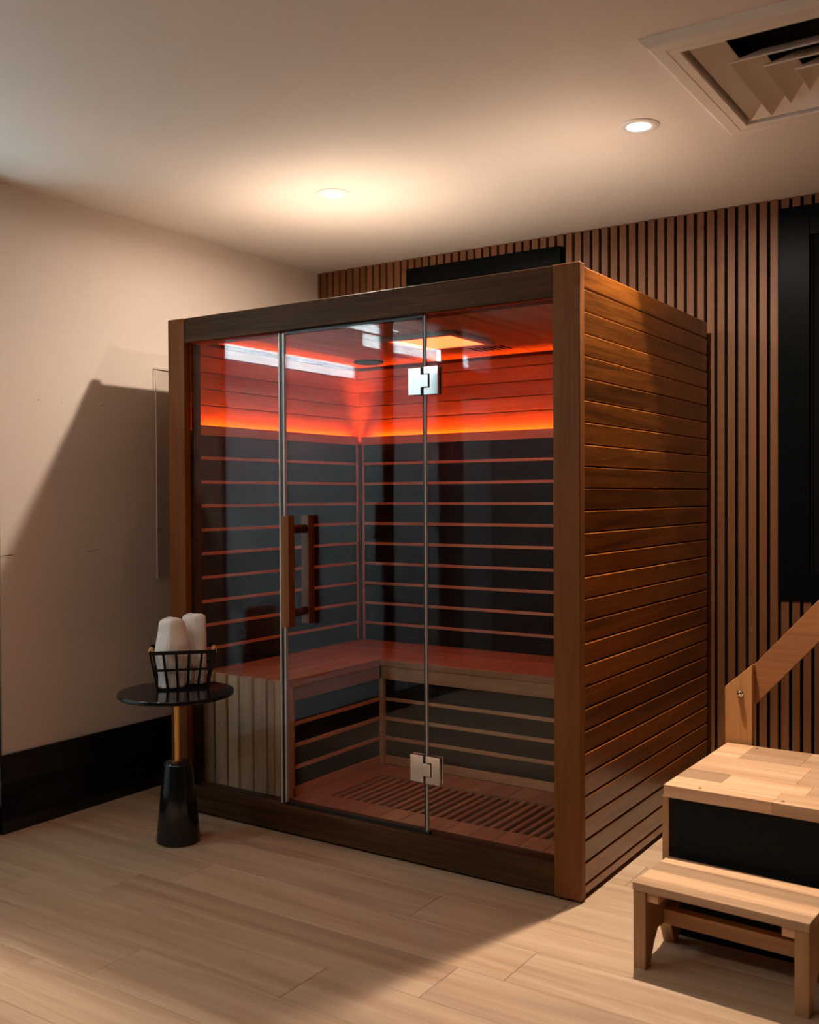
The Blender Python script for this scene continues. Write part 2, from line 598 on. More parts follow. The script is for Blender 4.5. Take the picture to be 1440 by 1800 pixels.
struct(MB().box(PX - 0.03, PX + 0.03, -2.72, -2.56, 0, ZC).build('trim_2', MAT['black']))
w3 = struct(frame('window_3', -2.69, -3.16, 0.03, 2.36, 0.03))
pane('window_pane', -2.72, -3.13, 0.13, 2.33, w3)
tb = MB().box(PX - 0.025, PX + 0.028, -3.13, -2.72, 1.91, 2.06).build('transom_bar', MAT['black'], w3)
struct(MB().box(PX - 0.06, PX + 0.03, Y0, -3.16, 0, ZC).build('wall_left_front', MAT['dark_wall']))
struct(MB().box(PX - 0.03, PX + 0.03, -3.16, WEND - 0.003, 2.36, ZC).build('trim_1', MAT['black']))
lw_ = struct(MB().box(-3.96, -3.9, Y0, 1.45, 0.85, ZC).build('wall_lobby', MAT['lobby']))
struct(MB().box(-3.96, -3.88, Y0, 1.45, 0, 0.85).build('trim_3', MAT['lobby_low']))
struct(MB().box(-3.9, XL - 0.14, 1.40, 1.45, 0, ZC).build('wall_lobby_end', MAT['lobby']))
for ya, yb, z in ((-0.66, -1.80, 1.93), (-1.92, -3.10, 2.13)):
    lp = thing('linear_pendant_light', 'slim bright light bar behind the fluted glass ' + ('door beside the wall corner' if ya > -1 else 'panes further along'), 'light bar', (-2.25, (ya + yb) / 2, z), group='light bars behind the fluted glass')
    MB().box(-2.262, -2.238, yb, ya, z, z + 0.07, 0.002).build('diffuser', MAT['lobby_light'], lp)
    for yy in (ya - 0.15, yb + 0.15):
        MB().tube((-2.25, yy, z + 0.0705), (-2.25, yy, ZC), 0.003).build('suspension_rod', MAT['chrome_edge'], lp)
ll = thing('lobby_ceiling_light', 'bright linear ceiling light seen reflected through the fluted glass', 'ceiling light', (-2.75, -1.75, ZC))
MB().box(-2.86, -2.64, -2.9, -0.75, ZC - 0.03, ZC, 0.004).build('housing', MAT['white'], ll)
MB().box(-2.84, -2.66, -2.88, -0.77, ZC - 0.034, ZC - 0.0305).build('diffuser', MAT['lobby_light'], ll)

# ================================================================== SAUNA CABIN
S = thing('sauna_cabin', 'cedar infrared sauna cabin with glass front glowing red inside', 'sauna', (-SW / 2, SD / 2, 0))
PWD = 0.0895           # post width
BT = 0.06              # wall thickness
for (a, b_) in ((-SW, -SW + PWD), (-PWD, 0)):
    MB().box(a, b_, 0.0, 0.036, 0.008, SH, 0.002).build('front_post', MAT['cedar_post'], S)
MB().box(-SW + PWD, -PWD, 0.003, 0.10, 1.853, SH - 0.001, 0.002).build('top_beam', MAT['cedar_beam'], S)
MB().box(-SW + PWD, -PWD, 0.003, 0.085, 0.008, 0.104, 0.002).build('sill_beam', MAT['cedar_beam'], S)
# outer cladding of the side walls: horizontal boards with chamfered joints
def cladding(name, xin, xout, y0, y1, mat):
    m = MB()
    sgn = 1 if xout > xin else -1
    zs = [0.012] + [0.045 + 0.0678 * k for k in range(28)] + [SH - 0.006]
    c = 0.0045
    for z0, z1 in zip(zs[:-1], zs[1:]):
        z0 += 0.0012
        z1 -= 0.0012
        t = random.uniform(0.0008, 0.0026)
        pts = [(xin, z0), (xout - sgn * (c + t), z0), (xout - sgn * t, z0 + c), (xout, z1 - c * 0.6), (xout - sgn * c * 0.7, z1), (xin, z1)]
        m.prism(pts, 'y', y0, y1)
    m.box(min(xin, xin + sgn * 0.004), max(xin, xin + sgn * 0.004), y0, y1, 0.012, SH - 0.008, mi=1)
    return m.build(name, [mat, MAT['gap']], S)
cladding('side_wall', -0.022, -0.003, 0.036, SD, MAT['cedar_side'])
cladding('side_wall', -SW + 0.022, -SW + 0.003, 0.036, SD, MAT['cedar_side'])
MB().box(-SW + 0.02, -0.02, SD - 0.02, SD, 0.012, SH - 0.008).build('rear_wall', MAT['cedar_in_x'], S)
MB().box(-SW + 0.023, -0.023, 0.05, SD - 0.021, 1.9, SH - 0.003).box(-1.53, -0.10, 0.11, 1.20, SH - 0.0029, SH + 0.022, 0.002).build('roof', MAT['roof'], S)

XI, YI, ZI = -1.72, 1.20, 1.877        # lining faces
# inner lining, upper part: boards
m = MB()
zb = [1.512] + [1.6195 + 0.0665 * k for k in range(4)] + [ZI]
for z0, z1 in zip(zb[:-1], zb[1:]):
    c = 0.004
    m.prism([(YI + 0.022, z0 + 0.0006), (YI + 0.007, z0 + 0.0006), (YI, z0 + 0.006), (YI, z1 - 0.0015), (YI + 0.0015, z1 - 0.0006), (YI + 0.022, z1 - 0.0006)], 'x', XI, -0.06)
m.box(XI, -0.06, YI + 0.002, YI + 0.022, 0.09, 1.512)
m.build('rear_lining', MAT['cedar_in_x'], S)
m = MB()
for z0, z1 in zip(zb[:-1], zb[1:]):
    m.prism([(XI - 0.022, z0 + 0.0006), (XI - 0.007, z0 + 0.0006), (XI, z0 + 0.006), (XI, z1 - 0.0015), (XI - 0.0015, z1 - 0.0006), (XI - 0.022, z1 - 0.0006)], 'y', 0.04, YI + 0.02)
m.box(XI - 0.022, XI - 0.002, 0.04, YI + 0.02, 0.09, 1.512)
m.build('side_lining', MAT['cedar_in_y'], S)
m = MB()
for k in range(18):
    m.box(-0.06, -0.0385, 0.04, YI, 0.09 + 0.0993 * k, 0.09 + 0.0993 * (k + 1) - 0.001, 0.001)
m.build('side_lining', MAT['cedar_in_y'], S)
m = MB()
for k in range(17):
    a = XI + 0.0978 * k
    m.box(a + 0.0008, min(a + 0.0978, -0.06) - 0.0008, 0.05, YI, ZI, ZI + 0.018, 0.0012)
m.build('inner_ceiling', MAT['cedar_in_y'], S)
m = MB()
m.box(XI + 0.001, -0.061, YI - 0.014, YI - 0.0005, ZI - 0.016, ZI - 0.001)
m.box(XI + 0.0005, XI + 0.014, 0.10, YI - 0.015, ZI - 0.016, ZI - 0.001)
m.build('ceiling_moulding', MAT['cedar_beam'], S)

# backrest heaters: black carbon panels behind thin wooden rails
YB, XB = 1.175, -1.695
def heater_back(z_lo, z_hi, stripes, top, bottom, yb, x0, x1, name, rail=0.0135):
    m = MB()
    m.box(x0, x1, yb + 0.004, yb + 0.018, z_lo, z_hi)
    h = m.build(name, MAT['heater'], S)
    r = MB()
    for z in stripes:
        r.box(x0, x1, yb, yb + 0.006, z - rail / 2, z + rail / 2, 0.001)
    if top:
        r.box(x0 - 0.014, x1, yb - 0.001, yb + 0.008, top[0], top[1], 0.001)
    if bottom:
        r.box(x0, x1, yb - 0.001, yb + 0.010, bottom[0], bottom[1], 0.001)
    r.box(x0 - 0.012, x0, yb - 0.001, yb + 0.006, z_lo, z_hi, 0.001)
    r.build('heater_rail', MAT['rail_in_x'], h)
    return h
def heater_side(z_lo, z_hi, stripes, top, bottom, xb, y0, y1, name, rail=0.0135):
    m = MB()
    m.box(xb - 0.018, xb - 0.004, y0, y1, z_lo, z_hi)
    h = m.build(name, MAT['heater'], S)
    r = MB()
    for z in stripes:
        r.box(xb - 0.006, xb, y0, y1, z - rail / 2, z + rail / 2, 0.001)
    if top:
        r.box(xb - 0.008, xb + 0.001, y0 - 0.02, y1 + 0.014, top[0], top[1], 0.001)
    if bottom:
        r.box(xb - 0.010, xb + 0.001, y0, y1, bottom[0], bottom[1], 0.001)
    r.box(xb - 0.006, xb + 0.001, y1, y1 + 0.012, z_lo, z_hi, 0.001)
    r.box(xb - 0.006, xb + 0.001, y0 - 0.012, y0, z_lo, z_hi, 0.001)
    r.build('heater_rail', MAT['rail_in_y'], h)
    return h
ST = [1.404 - 0.097 * k for k in range(9)]
ZBN = 0.545           # bench top
heater_back(ZBN, 1.496, ST, (1.496, 1.537), None, YB, XB + 0.026, -0.061, 'backrest_heater')
heater_side(ZBN, 1.496, ST, (1.496, 1.537), None, XB, 0.075, YB - 0.026, 'backrest_heater')
MB().box(XB - 0.02, XB + 0.010, YB - 0.010, YB + 0.02, ZBN, 1.496, 0.002).build('corner_post', MAT['cedar_beam'], S)
# cove lights lying behind the ledge
led = MB()
led.box(XI + 0.075, -0.062, YI - 0.013, YI - 0.005, 1.5135, 1.5165)
led.build('cove_light', MAT['led'], S)
led = MB()
led.box(XI + 0.005, XI + 0.013, 0.11, YI - 0.075, 1.5135, 1.5165)
led.build('cove_light', MAT['led'], S)
lg = MB()
lg.box(XI, -0.061, YB + 0.016, YI + 0.001, 1.505, 1.512)
lg.box(XI - 0.001, XB - 0.014, 0.045, YI, 1.505, 1.512)
lg.build('light_ledge', MAT['cedar_in_x'], S)

# benches
bt = MB()
nb = 5
XBE, YBE = -1.245, 0.705              # bench front edges
for k in range(nb):                   # rear bench boards along x
    wdt = (YB - 0.001 - YBE) / nb
    bt.box(XB + 0.012, -0.061, YBE + wdt * k + 0.002, YBE + wdt * (k + 1) - 0.002, ZBN - 0.028, ZBN, 0.0025)
bt.build('bench_seat', MAT['cedar_in_x'], S)
bt = MB()
for k in range(nb):                   # left bench boards along y, with a rounded free corner
    wdt = (XBE - (XB + 0.012)) / nb
    a = XB + 0.012 + wdt * k + 0.002
    b_ = a + wdt - 0.004
    if k < nb - 1:
        bt.box(a, b_, 0.1045, YBE - 0.001, ZBN - 0.028, ZBN, 0.0015)
    else:
        R_ = 0.034
        pts = [(a, 0.1045)] + [(b_ - R_ + R_ * math.sin(t * PI / 16), 0.1045 + R_ - R_ * math.cos(t * PI / 16)) for t in range(9)] + [(b_, YBE - 0.001), (a, YBE - 0.001)]
        bt.prism(pts, 'z', ZBN - 0.028, ZBN)
bt.build('bench_seat', MAT['cedar_in_y'], S)
# fascia boards under the seat edges
f = MB()
f.box(XBE + 0.002, -0.061, YBE + 0.006, YBE + 0.026, 0.460, ZBN - 0.0285, 0.0015)
f.build('bench_fascia', MAT['cedar_in_x'], S)
f = MB()
f.box(XBE - 0.030, XBE - 0.006, 0.14, YBE + 0.006, 0.460, ZBN - 0.0285, 0.0015)
f.build('bench_fascia', MAT['cedar_in_y'], S)
# upright board front of the left bench
bf = MB()
bx = [XB - 0.005, -1.690, -1.617, -1.548, -1.4846, -1.411, -1.340, -1.300]
for a, b_ in zip(bx[1:-1], bx[2:]):
    bf.box(a + 0.0045, b_ - 0.0045, 0.085, 0.103, 0.092, ZBN - 0.001, 0.003)
# rounded corner staves
cxr, cyr, rr = -1.300, 0.135, 0.05
for t in range(3):
    t0, t1 = -PI / 2 + t * PI / 6 + 0.03, -PI / 2 + (t + 1) * PI / 6 - 0.03
    pts = [(cxr + rr * math.cos(t0), cyr + rr * math.sin(t0)), (cxr + rr * math.cos(t1), cyr + rr * math.sin(t1)),
           (cxr + (rr - .016) * math.cos(t1), cyr + (rr - .016) * math.sin(t1)), (cxr + (rr - .016) * math.cos(t0), cyr + (rr - .016) * math.sin(t0))]
    bf.prism(pts, 'z', 0.092, ZBN - 0.001)
bf.box(XB, -1.30, 0.1035, 0.112, 0.092, ZBN - 0.03, mi=1)
bf.build('bench_front', [MAT['cedar_in_z'], MAT['gap']], S)
# leg heaters under the benches
STL = [0.371, 0.287, 0.202]
heater_back(0.120, 0.46, STL, None, (0.091, 0.128), 0.735, -1.245, -0.061, 'leg_heater', 0.0155)
heater_side(0.120, 0.46, STL, None, (0.091, 0.128), -1.255, 0.150, 0.722, 'leg_heater', 0.0155)
MB().box(-1.262, -1.240, 0.716, 0.742, 0.091, 0.46, 0.002).build('corner_post', MAT['cedar_in_z'], S)

# floor with the sunk grille
GX0, GX1, GY0, GY1 = -1.150, -0.20, 0.240, 0.585
ff = MB()
k = 0
x = -1.70
while x < -0.061:
    a, b_ = x + 0.0007, min(x + 0.0945, -0.061) - 0.0007
    for ya, yb in ((0.04, GY0 - 0.001), (GY1 + 0.001, 0.735)):
        ff.box(a, b_, ya, yb, 0.070, 0.090, 0.001)
    x += 0.0945
ff.box(-1.70, GX0 - 0.001, GY0, GY1, 0.070, 0.0895)
ff.box(GX1 + 0.001, -0.061, GY0, GY1, 0.070, 0.0895)
ff.box(-1.71, -0.05, 0.04, 1.2, 0.045, 0.069, mi=1)
ff.build('floor_boards', [MAT['cedar_in_y'], MAT['felt']], S)
gr = MB()
n = 25
for k in range(n):
    a = GX0 + (GX1 - GX0) * k / n
    gr.box(a + 0.006, a + 0.006 + 0.019, GY0 + 0.003, GY1 - 0.003, 0.0702, 0.0875, 0.003)
gr.build('floor_grille', MAT['cedar_in_y'], S)

# fittings in the inner ceiling
cl = MB()
x0, x1, y0, y1 = -1.085, -0.735, 0.475, 0.815
z0 = ZI - 0.016
t = 0.030
cl.box(x0, x1, y0, y0 + t, z0, ZI - 0.0005, 0.002).box(x0, x1, y1 - t, y1, z0, ZI - 0.0005, 0.002)
cl.box(x0, x0 + t, y0 + t, y1 - t, z0, ZI - 0.0005, 0.002).box(x1 - t, x1, y0 + t, y1 - t, z0, ZI - 0.0005, 0.002)
cf = cl.build('ceiling_light_frame', MAT['light_frame'], S)
MB().box(x0 + t, x1 - t, y0 + t, y1 - t, z0 + 0.0035, z0 + 0.006).build('diffuser', MAT['panel_light'], cf)
MB().lathe([(0, ZI - 0.010), (0.060, ZI - 0.010), (0.069, ZI - 0.006), (0.070, ZI - 0.0005), (0, ZI - 0.0005)], -1.525, 1.02).build('speaker', MAT['felt'], S)
vt = MB()
for k in range(6):
    a = -0.93 + 0.029 * k
    vt.box(a, a + 0.013, 0.93, 1.035, ZI - 0.0012, ZI - 0.0002)
vt.build('vent_slots', MAT['felt'], S)

# glass front: fixed pane, door, fixed pane
GY = 0.026
MB().box(-SW + PWD - 0.004, -1.216, GY, GY + 0.008, 0.1045, 1.8525).build('glass_panel', MAT['glass'], S)
MB().box(-0.570, -PWD + 0.004, GY, GY + 0.008, 0.1045, 1.8525).build('glass_panel', MAT['glass'], S)
door = MB().box(-1.188, -0.581, GY, GY + 0.008, 0.115, 1.846).build('glass_door', MAT['glass'], S)
MB().box(-SW + PWD, -SW + PWD + 0.014, 0.040, 0.075, 0.105, 1.852).build('jamb', MAT['cedar_beam'], S)
s = MB()
s.box(-1.2165, -1.2085, GY - 0.003, GY + 0.011, 0.106, 1.851, 0.0015)
s.build('pane_seal', MAT['seal'], S)
s = MB()
s.box(-1.196, -1.187, GY - 0.003, GY + 0.011, 0.112, 1.848, 0.0015)
s.build('door_seal', MAT['seal'], door)
MB().box(-1.208, -1.1965, GY + 0.001, GY + 0.006, 0.112, 1.848).build('door_gap_gasket', MAT['rubber'], door)
s = MB()
s.box(-0.5745, -0.5690, GY - 0.002, GY + 0.010, 0.106, 1.851, 0.001)
s.build('pane_seal', MAT['seal'], S)
MB().box(-0.581, -0.5765, GY + 0.000, GY + 0.008, 0.115, 1.846).build('door_edge_gasket', MAT['rubber'], door)
MB().box(-1.19, -0.580, GY - 0.001, GY + 0.009, 0.105, 0.1155).build('bottom_gasket', MAT['rubber'], door)
MB().box(-1.19, -0.580, GY - 0.001, GY + 0.009, 1.844, 1.8525).build('top_gasket', MAT['rubber'], door)
MB().box(-0.578, -0.560, GY - 0.006, GY + 0.012, 0.1035, 0.116, 0.002).build('glass_clip', MAT['rubber'], S)
# hinges
for zc in (1.630, 0.3255):
    h = MB()
    h.box(-0.632, -0.5805, GY - 0.012, GY - 0.001, zc - 0.046, zc + 0.046, 0.0015)
    h.box(-0.632, -0.5805, GY + 0.009, GY + 0.020, zc - 0.046, zc + 0.046, 0.0015)
    hg = h.build('hinge', MAT['chrome'], door)
    h = MB()
    pts = [(-0.5695, zc - 0.046), (-0.5145, zc - 0.046), (-0.5145, zc + 0.046), (-0.5695, zc + 0.046), (-0.5695, zc + 0.024), (-0.5455, zc + 0.024), (-0.5455, zc - 0.024), (-0.5695, zc - 0.024)]
    h.prism(pts, 'y', GY - 0.012, GY - 0.001)
    h.box(-0.567, -0.5145, GY + 0.009, GY + 0.020, zc - 0.046, zc + 0.046, 0.0015)
    h.build('hinge', MAT['chrome'], S)
    h = MB()
    h.box(-0.5785, -0.5490, GY - 0.017, GY - 0.0005, zc - 0.0215, zc + 0.0215, 0.0015)
    h.build('hinge_knuckle', MAT['chrome'], hg)
# wooden pull handle on both sides of the door
h = MB()
h.box(-1.136, -1.100, -0.060, -0.026, 0.776, 1.176, 0.0015)
ho = h.build('door_handle', MAT['cedar_post'], door)
h = MB()
h.box(-1.152, -1.116, 0.072, 0.106, 0.776, 1.176, 0.0015)
h.build('door_handle', MAT['cedar_post'], door)
for z in (1.128, 0.824):
    h = MB()
    h.tube((-1.118, -0.026, z), (-1.118, GY - 0.0005, z), 0.016, 20)
    h.tube((-1.134, GY + 0.0085, z), (-1.134, 0.072, z), 0.016, 20)
    h.build('handle_spacer', MAT['cedar_beam'], door)

# ================================================================== CEILING FITTINGS
def downlight(x, y, label, kc=1.0, kf=1.0):
    d = thing('downlight', label, 'ceiling light', (x, y, ZC), group='round recessed downlights')
    MB().lathe([(0.0385, -0.0012), (0.0385, -0.004), (0.045, -0.0065), (0.060, -0.0055), (0.0645, -0.003), (0.0655, -0.0004)]).build('trim_ring', MAT['white'], d, world=False)
    MB().lathe([(0, -0.0016), (0.0385, -0.0016)]).build('lens', MAT['lens'], d, world=False)
    lamp('core_beam', 'SPOT', (-0.024, 0.010, -0.012), LAMP_COL, CORE_W * kc, d, spot_size=math.radians(58), spot_blend=0.35, shadow_soft_size=0.014)
    lamp('flood_beam', 'AREA', (-0.012, 0.005, -0.009), LAMP_COL, FLOOD_W * kf, d, shape='DISK', size=0.040, spread=math.radians(175))
    return d
downlight(*LAMPS[0], 'lit recessed downlight in the ceiling above the sauna roof')
for x_, y_, l_ in ((-1.145, -2.35, 'added unseen fill downlight near the glass doors, behind the camera'), (0.09, -2.35, 'added unseen fill downlight in the middle of the room, behind the camera')):
    downlight(x_, y_, l_, 0.40, 0.3)  # assumed dimmer lamps out of view, added to brighten floor and ceiling
downlight(*LAMPS[1], 'lit recessed downlight beside the square ceiling air vent')

V = thing('ceiling_air_vent', 'square off-white four-way air diffuser in the ceiling', 'air vent', ((VX0 + VX1) / 2, (VY0 + VY1) / 2, ZC))
vcx, vcy = (VX0 + VX1) / 2, (VY0 + VY1) / 2
def sq_ring(m, h0, z0, h1, z1, mi=0):
    """four sloping faces between two squares (half size, height)"""
    b = bmesh.new()
    A = [b.verts.new((vcx + sx * h0, vcy + sy * h0, z0)) for sx, sy in ((-1, -1), (1, -1), (1, 1), (-1, 1))]
    B = [b.verts.new((vcx + sx * h1, vcy + sy * h1, z1)) for sx, sy in ((-1, -1), (1, -1), (1, 1), (-1, 1))]
    for i in range(4):
        b.faces.new((A[i], A[(i + 1) % 4], B[(i + 1) % 4], B[i]))
    m._merge(b, 0.5, mi)
m = MB()
prof = [(0.400, ZC - 0.0005), (0.386, ZC - 0.018), (0.378, ZC - 0.0225), (0.345, ZC - 0.0235), (0.3445, ZC - 0.0205), (0.3405, ZC - 0.0205), (0.340, ZC - 0.0235), (0.317, ZC - 0.0235), (0.314, ZC - 0.020), (0.3135, ZC + 0.005), (0.300, ZC + 0.015)]
for (a, za), (b_, zb_) in zip(prof[:-1], prof[1:]):
    sq_ring(m, a, za, b_, zb_)
m.build('frame', MAT['vent'], V)
prof = [(0.300, ZC - 0.012), (0.245, ZC + 0.055), (0.245, ZC + 0.057), (0.304, ZC - 0.008)]
for hs, hi_, zl in ((0.300, 0.235, ZC - 0.014), (0.218, 0.150, ZC - 0.042), (0.148, 0.085, ZC - 0.042), (0.082, 0.022, ZC - 0.042)):
    m = MB()
    zt = zl + 0.046
    sq_ring(m, hs, zl, hi_, zt)
    sq_ring(m, hi_, zt, hi_ + 0.002, zt + 0.001)
    sq_ring(m, hi_ + 0.002, zt + 0.001, hs + 0.002, zl + 0.003)
    sq_ring(m, hs + 0.002, zl + 0.003, hs, zl)
    m.build('louver', MAT['vent'], V)
m = MB()
b = bmesh.new()
q = [b.verts.new((vcx + sx * 0.314, vcy + sy * 0.314, ZC + 0.16)) for sx, sy in ((-1, -1), (1, -1), (1, 1), (-1, 1))]
b.faces.new(q)
m._merge(b, 0.5, 0)
sq_ring(m, 0.314, ZC + 0.005, 0.314, ZC + 0.16)
m.build('duct', MAT['void'], V)

# ================================================================== WALL SHEET
A_ = thing('acrylic_sheet', 'thin clear acrylic sheet mounted on the left wall beside the sauna', 'wall panel', (XL, 0.45, 0.895))
MB().box(XL + 0.012, XL + 0.0165, 0.1965, 0.72, 0.8965, 1.8065).build('sheet', MAT['acrylic'], A_)
MB().box(XL + 0.0115, XL + 0.017, 0.1945, 0.1965, 0.8965, 1.8065).box(XL + 0.0115, XL + 0.017, 0.1945, 0.72, 1.8065, 1.808).build('bright_edge', MAT['acrylic_edge'], A_)
for y in (0.32, 0.60):
    for z in (0.96, 1.74):
        MB().tube((XL, y, z), (XL + 0.0118, y, z), 0.006).build('standoff', MAT['chrome_edge'], A_)

# ================================================================== SIDE TABLE, BASKET, TOWELS
TX, TY = -1.459, -0.262
T = thing('side_table', 'small round black side table with brass stem and cone base', 'side table', (TX, TY, 0))
MB().lathe([(0, 0.0005), (0.074, 0.0005), (0.0785, 0.006), (0.0785, 0.016), (0.0515, 0.278), (0.049, 0.286), (0.044, 0.290), (0.020, 0.290), (0, 0.290)], TX, TY, 64).build('base', MAT['gloss_black'], T)
MB().lathe([(0.021, 0.2901), (0.021, 0.293), (0.0118, 0.2935), (0.0118, 0.529)], TX - 0.001, TY, 32).build('stem', MAT['gold'], T)
MB().lathe([(0, 0.530), (0.203, 0.530), (0.2075, 0.534), (0.2075, 0.542), (0.2055, 0.545), (0, 0.545)], TX - 0.004, TY - 0.002, 96).build('tabletop', MAT['gloss_black'], T)

BA = math.radians(46)
BX, BY, BZ = -1.506, -0.188, 0.5462
B = thing('wire_basket', 'black metal wire basket with wooden handles holding towels on the side table', 'basket', (BX, BY, BZ), BA)
def lerp(a, b, t): return a + (b - a) * t
HB, HT = (0.088, 0.068), (0.116, 0.092)      # half sizes at the bottom and at the rim
BHGT = 0.143
def corner(sx, sy, t):
    return Vector((sx * lerp(HB[0], HT[0], t), sy * lerp(HB[1], HT[1], t), t * BHGT))
fr = MB()
rect = ((-1, -1), (1, -1), (1, 1), (-1, 1))
for t, hh in ((0.02, 0.008), (0.52, 0.009), (0.965, 0.013)):
    for i in range(4):
        (ax, ay), (bx_, by_) = rect[i], rect[(i + 1) % 4]
        p, q = corner(ax, ay, t), corner(bx_, by_, t)
        if t > 0.9 and ax == bx_:
            # short sides: bar stops left and right of the wooden grip
            d = q - p
            fr.bar(p, p + d * 0.22, 0.003, hh)
            fr.bar(q - d * 0.22, q, 0.003, hh)
        else:
            fr.bar(p, q, 0.003, hh)
for sx, sy in rect:
    fr.bar(corner(sx, sy, 0), corner(sx, sy, 1.0), 0.007, 0.007, up=(sx, 0, 0))
for sy in (-1, 1):
    for k in range(1, 5):
        u = -1 + 2 * k / 5
        p, q = corner(1, sy, 0), corner(1, sy, 0.965)
        fr.bar((p.x * u, p.y, 0), (q.x * u, q.y, q.z), 0.0090, 0.003, up=(0, 1, 0))
for sx in (-1, 1):
    for k in range(1, 4):
        u = -1 + 2 * k / 4
        p, q = corner(sx, 1, 0), corner(sx, 1, 0.52)
        fr.bar((p.x, p.y * u, 0), (q.x, q.y * u, q.z), 0.003, 0.0025, up=(0, 1, 0))
    for u in (-0.55, 0.55):
        p, q = corner(sx, 1, 0.52), corner(sx, 1, 0.965)
        fr.bar((p.x, p.y * u, p.z), (q.x, q.y * u, q.z), 0.003, 0.0025, up=(0, 1, 0))
for k in range(5):
    u = -0.8 + 0.4 * k
    fr.bar((HB[0] * u, -HB[1], 0.0018), (HB[0] * u, HB[1], 0.0018), 0.003, 0.003)
fr.build('wire_frame', MAT['wire'], B, world=False)
for sx in (-1, 1):
    p = corner(sx, 1, 0.93)
    MB().tube((p.x, -0.052, p.z), (p.x, 0.052, p.z), 0.0095, 16).build('grip', MAT['beech'], B, world=False)

def towel(name, label, cx, cy, z0, rx, ry, h, rz, lean, seed, waist):
    rnd = random.Random(seed)
    t = thing(name, label, 'towel', (cx, cy, z0), rz, 'rolled towels in the basket')
    b = bmesh.new()
    uvl = b.loops.layers.uv.new('UVMap')
    SEG, RNG = 72, 40
    ph = [rnd.uniform(0, 6.28) for _ in range(6)]
    rings = []
    for j in range(RNG + 1):
        v = j / RNG
        if v < 0.88:
            zz = v / 0.88 * (h - 0.018)
            k = 1.0
        else:
            a = (v - 0.88) / 0.12 * PI / 2
            zz = h - 0.018 + 0.018 * math.sin(a)
            k = 1 - (1 - math.cos(a)) * 0.45
        q = zz / h
        k *= waist(q)
        ring = []
        for i in range(SEG):
            a = 2 * PI * i / SEG
            sq = 1.0 + 0.05 * math.cos(4 * a + ph[5])
            fold = 0.030 * math.sin(3 * a + ph[0] + 2.5 * q) + 0.016 * math.sin(7 * a + ph[1] - 3 * q) + 0.012 * math.sin(5 * q * 3 + ph[2] + 2 * a)
            r = k * sq * (1 + fold * (0.5 + 0.6 * q))
            step = 0.0045 if (a - ph[3]) % (2 * PI) < PI else 0.0     # the outer flap of the roll
            ring.append(b.verts.new(((rx + step) * r * math.cos(a) + lean[0] * q, (ry + step) * r * math.sin(a) + lean[1] * q,
                                     zz + (0.004 * math.sin(2 * a + ph[4]) if q > 0.75 else 0))))
        rings.append(ring)
    # hollow of the roll at the top
    top = []
    for kk, dz in ((0.38, 0.0015), (0.22, -0.007), (0.05, -0.012)):
        top.append([b.verts.new((rx * kk * math.cos(2 * PI * i / SEG) + lean[0], ry * kk * math.sin(2 * PI * i / SEG) + lean[1], h + dz)) for i in range(SEG)])
    allr = rings + top
    for j, (A, C) in enumerate(zip(allr[:-1], allr[1:])):
        for i in range(SEG):
            k2 = (i + 1) % SEG
            f = b.faces.new((A[i], A[k2], C[k2], C[i]))
            f.smooth = True
            us = (i / SEG, (i + 1) / SEG, (i + 1) / SEG, i / SEG)
            vs = (j / RNG, j / RNG, (j + 1) / RNG, (j + 1) / RNG)
            for lp, u_, v_ in zip(f.loops, us, vs):
                lp[uvl].uv = (u_, v_)
    f = b.faces.new(allr[-1]); f.smooth = True
    f = b.faces.new(rings[0][::-1])
    me = bpy.data.meshes.new('roll')
    b.to_mesh(me); b.free()
    me.materials.append(MAT['towel'])
    o = bpy.data.objects.new('roll', me)
    COL.objects.link(o)
    o.parent = t
    return t
cu, su = math.cos(BA), math.sin(BA)
def in_basket(u, v):
    return BX + cu * u - su * v, BY + su * u + cu * v
x, y = in_basket(-0.043, -0.026)
towel('rolled_towel', 'rolled cream waffle towel at the left front of the basket', x, y, BZ + 0.004, 0.052, 0.038, 0.252, BA, (0.004, 0.0), 3,
      lambda q: 0.84 + 0.28 * math.exp(-((q - 0.52) / 0.24) ** 2) - 0.02 * q)
x, y = in_basket(0.044, 0.036)
towel('rolled_towel', 'rolled cream waffle towel standing behind on the right of the basket', x, y, BZ + 0.004, 0.042, 0.031, 0.257, BA, (0.0, 0.002), 11,
      lambda q: 0.97 + 0.06 * math.exp(-((q - 0.75) / 0.25) ** 2))

# ================================================================== WOODEN STEPS
# big step (platform)
G = thing('platform_step', 'large wooden platform step with black riser beside the sauna', 'step', (0.2783, -0.0571, 0), -0.016)
GW, GD, GH = 0.62, 0.588, 0.424
TT = 0.034
m = MB()
yy = 0.0
rowsd = [0.105, 0.105, 0.195, 0.183]
joints = [[0.0, 0.30, GW], [0.0, 0.13, 0.36, GW], [0.0, 0.31, GW], [0.0, 0.09, 0.27, GW]]
for dpt, js in zip(rowsd, joints):
    for a, b_ in zip(js[:-1], js[1:]):
        m.box(a + 0.0002, b_ - 0.0002, yy + 0.0002, yy + dpt - 0.0002, GH - TT, GH, 0.0006)
    yy += dpt
m.build('tread', MAT['block_x'], G, world=False)
for (u, v) in ((0.098, 0.022), (0.322, 0.024), (0.105, GD - 0.03), (0.50, 0.024), (0.36, GD - 0.03)):
    MB().tube((u, v, GH - 0.003), (u, v, GH + 0.0006), 0.0050, 14).build('screw_plug', MAT['screw'], G, world=False)
MB().box(0.012, GW - 0.012, 0.014, 0.026, 0.0, GH - TT - 0.0005).build('riser', MAT['riser'], G, world=False)
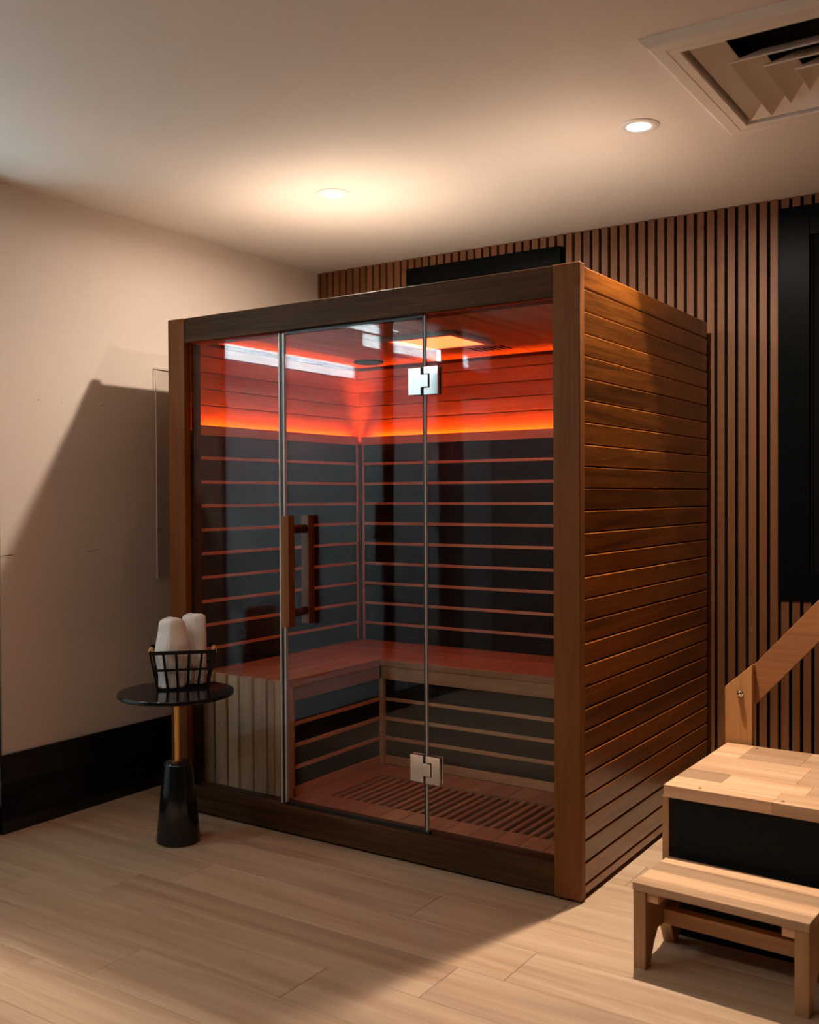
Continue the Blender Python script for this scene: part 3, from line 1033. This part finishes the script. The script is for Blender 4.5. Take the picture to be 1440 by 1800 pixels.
for a in (-0.008, GW - 0.012):
    m = MB()
    m.box(a, a + 0.0195, 0.012, 0.085, 0.0, GH - TT - 0.0005, 0.001)
    m.box(a, a + 0.0195, GD - 0.085, GD - 0.012, 0.0, GH - TT - 0.0005, 0.001)
    m.box(a + 0.002, a + 0.0175, 0.085, GD - 0.085, 0.04, GH - TT - 0.0005, 0.001)
    m.build('side_panel', MAT['block_z'], G, world=False)

# small step
Q = thing('step_stool', 'small low wooden step stool standing in front of the platform step', 'step stool', (0.2821, -0.3046, 0), -0.0567)
QW, QD, QH = 0.449, 0.236, 0.228
m = MB()
for k, dpt in enumerate((0.045, 0.068, 0.068, 0.055)):
    a = (0, 0.045, 0.113, 0.181)[k]
    m.box(0, QW, a + 0.0002, a + dpt - 0.0002, QH - 0.022, QH, 0.0008, rnd=(0.25, 0.85, 0.12, 0.9)[k])
m.build('tread', MAT['block_x'], Q, world=False)
for a in (0.0, QW - 0.036):
    m = MB()
    zt = QH - 0.0225
    # side frame: two tapered feet joined under the tread
    pts = [(0.003, 0.0), (0.034, 0.0), (0.060, 0.055), (0.085, 0.085), (QD - 0.085, 0.085), (QD - 0.060, 0.055), (QD - 0.036, 0.0), (QD - 0.004, 0.0), (QD - 0.004, zt), (0.003, zt)]
    m.prism(pts, 'x', a + 0.001, a + 0.035, bev=0.0012)
    m.build('leg_frame', MAT['block_z'], Q, world=False)
for a in (0.0355, QW - 0.0355 - 0.032):
    MB().box(a, a + 0.032, 0.012, QD - 0.02, QH - 0.049, QH - 0.0225, 0.001).build('batten', MAT['block_x'], Q, world=False)
MB().box(0.0355, QW - 0.0355, 0.120, 0.150, 0.085, 0.125, 0.001).build('stretcher', MAT['block_x'], Q, world=False)

# handrail behind the platform
H = thing('handrail', 'sloping wooden handrail bolted to an upright post behind the platform step', 'handrail', (0.32, 0.56, 0))
m = MB()
m.prism([(0.2760, 0.0), (0.3650, 0.0), (0.3650, 0.6865), (0.2760, 0.6071)], 'y', 0.545, 0.572, bev=0.001)
m.build('post', MAT['rail_post'], H)
m = MB()
pa = (0.2800, 0.6060)
sl_ = (0.9085 - 0.6855) / (0.566 - 0.366)
def railpt(x, up):
    return (x, 0.6855 + (x - 0.366) * sl_ - up)
m.prism([railpt(0.30, 0), railpt(1.05, 0), railpt(1.05, 0.135), railpt(0.30, 0.135)], 'y', 0.5725, 0.600, bev=0.001)
m.build('rail', MAT['rail'], H)
m = MB()
mt = Matrix.Translation((0.3262, 0.5448, 0.589)) @ Matrix.Rotation(PI / 2, 4, 'X')
m.lathe([(0.0105, 0.0), (0.0105, 0.004), (0.0085, 0.005), (0.0085, 0.010), (0.006, 0.0145), (0.003, 0.0165), (0, 0.017)], seg=24, mat=mt)
m.build('dome_bolt', MAT['steel'], H)
